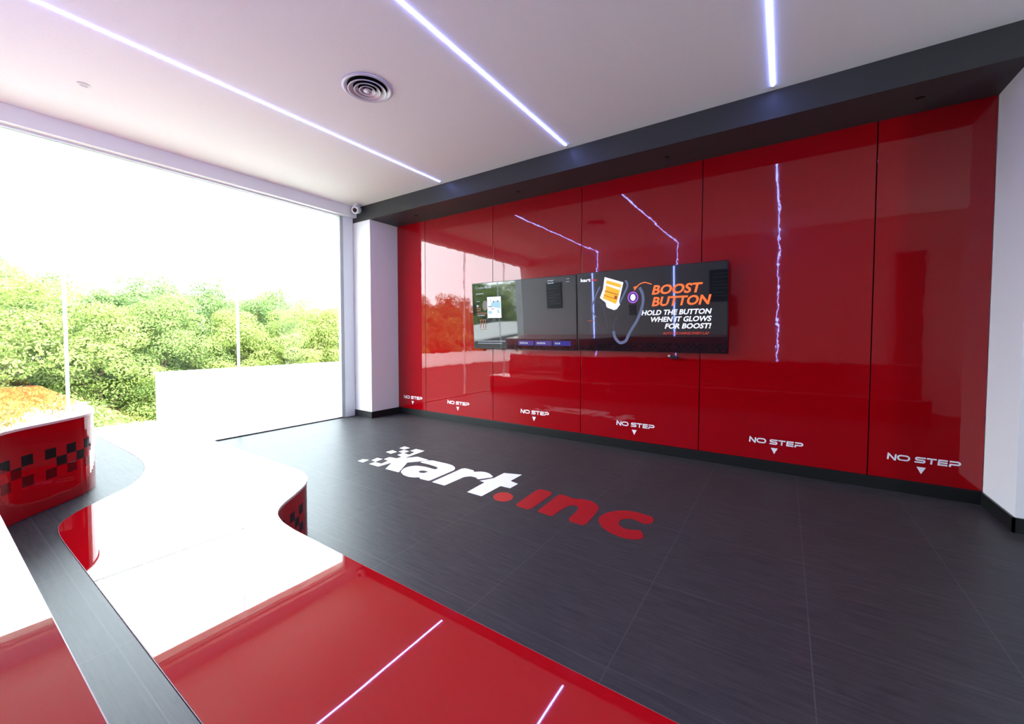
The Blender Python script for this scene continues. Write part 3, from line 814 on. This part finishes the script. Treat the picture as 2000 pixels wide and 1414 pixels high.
def crown_mesh(name, seed, rx, ry, z0, z1, nclump, leaf, per):
    rnd = random.Random(seed)
    verts, faces = [], []
    cz = (z0 + z1) / 2; hz = (z1 - z0) / 2
    for c_ in range(nclump):
        while True:
            p = Vector((rnd.uniform(-1, 1), rnd.uniform(-1, 1), rnd.uniform(-1, 1)))
            if 0.35 < p.length < 1: break
        if rnd.random() < 0.6: p = p.normalized() * rnd.uniform(0.75, 1.0)
        taper = 1.0 - 0.35 * max(0, p.z)
        ctr = Vector((p.x * rx * taper, p.y * ry * taper, cz + p.z * hz))
        R = rnd.uniform(0.50, 0.85)
        for k in range(per):
            d = Vector((rnd.gauss(0, 1), rnd.gauss(0, 1), rnd.gauss(0.25, 1))).normalized()
            q = ctr + Vector((d.x * R, d.y * R, d.z * R * 0.72)) * rnd.uniform(0.72, 1.06)
            nrm = (d + Vector((rnd.gauss(0, .45), rnd.gauss(0, .45), rnd.gauss(0.2, .45)))).normalized()
            a = nrm.orthogonal().normalized(); b = nrm.cross(a)
            th = rnd.uniform(0, 6.283); a, b = a * math.cos(th) + b * math.sin(th), b * math.cos(th) - a * math.sin(th)
            L = leaf * rnd.uniform(0.6, 1.3); W = L * 0.5
            i = len(verts)
            verts += [q - a * L, q - b * W + nrm * L * 0.1, q + a * L, q + b * W + nrm * L * 0.1]
            faces.append((i, i + 1, i + 2, i + 3))
    me = bpy.data.meshes.new(name); me.from_pydata(verts, [], faces); me.update()
    return me
def trunk_mesh(name, seed, h, r):
    rnd = random.Random(seed); bm = bmesh.new()
    p = Vector((0, 0, 0)); n = 5
    for k in range(n):
        q = p + Vector((rnd.uniform(-.12, .12), rnd.uniform(-.12, .12), h / n))
        add_tube(bm, p, q, r * (1 - k * 0.15), r * (1 - (k + 1) * 0.15), 8)
        if k > 0:
            for _ in range(2):
                th = rnd.uniform(0, 6.28); e = q + Vector((math.cos(th), math.sin(th), 0.9)) * rnd.uniform(0.7, 1.5)
                add_tube(bm, q, e, r * 0.35, r * 0.1, 6)
        p = q
    me = bpy.data.meshes.new(name); bm.to_mesh(me); bm.free(); me.materials.append(M['bark'])
    return me
protos = []
for k, (mt, rx, z0, z1, nc) in enumerate((('leaf_a', 2.1, 0.6, 7.5, 80), ('leaf_b', 2.3, 0.5, 7.1, 84), ('leaf_c', 2.0, 0.6, 7.8, 78), ('leaf_a', 1.9, 0.5, 6.8, 74))):
    cm = crown_mesh('crown', 11 + k, rx, rx, z0, z1, nc, 0.056, 520); cm.materials.append(M[mt])
    protos.append((cm, trunk_mesh('trunk', 31 + k, z1 * 0.55, 0.20)))
shr = []
for k, mt in enumerate(('leaf_a', 'leaf_b')):
    cm = crown_mesh('shrub_crown', 51 + k, 1.5, 1.5, 0.3, 3.4, 34, 0.075, 240); cm.materials.append(M[mt])
    shr.append((cm, trunk_mesh('shrub_stem', 71 + k, 2.2, 0.07)))
def pixel_x(x, y, z):
    d = Vector((x, y, z - 1.18))
    return 1000 + F_PX * d.dot(R_) / max(0.01, d.dot(F_)) if d.dot(F_) > 0.3 else -9999
def plant(kind, x, y, data, sc, rot, row):
    t = empty(kind, (x, y, -5.0), (0, 0, rot)); t.scale = (sc, sc, sc)
    o = bpy.data.objects.new('foliage', data[0]); COL.objects.link(o); o.parent = t
    o = bpy.data.objects.new('trunk' if kind == 'tree' else 'stem', data[1]); COL.objects.link(o); o.parent = t
    px = pixel_x(x, y, 1.0)
    if px < 0: where = 'beyond the left edge of the glass view'
    elif px < 130: where = 'seen through the left glass pane'
    elif px < 300: where = 'seen just right of the left glass joint'
    elif px < 467: where = 'seen above the left end of the low white wing'
    else: where = 'seen right of the right glass joint'
    if kind == 'tree':
        look = {0: 'leafy front row tree', 1: 'leafy middle row tree', 2: 'tall back row tree'}[row]
        tag(t, look + ' outside, ' + where, 'tree', look + ' ' + where)
    else:
        tag(t, 'low yellow-green shrub outside, ' + where, 'shrub', 'shrubs ' + where)
rnd = random.Random(5)
for row, (X, y0, y1, st, sc) in enumerate(((-27.0, -32, 20, 3.1, 1.12), (-32.0, -33, 24, 3.4, 1.20), (-38.0, -35, 29, 3.8, 1.29))):
    y = y0
    while y < y1:
        plant('tree', X + rnd.uniform(-1.1, 1.1), y + rnd.uniform(-.5, .5), protos[rnd.randrange(4)], (sc + (0.07 if y < 3.5 else 0)) * rnd.uniform(0.95, 1.06), rnd.uniform(0, 6.28), row)
        y += st
for x, y in ((-18.5, 1.6), (-17.0, 3.2), (-20.5, 3.6)):
    plant('shrub', x, y, shr[rnd.randrange(2)], rnd.uniform(0.95, 1.15), rnd.uniform(0, 6.28), 0)
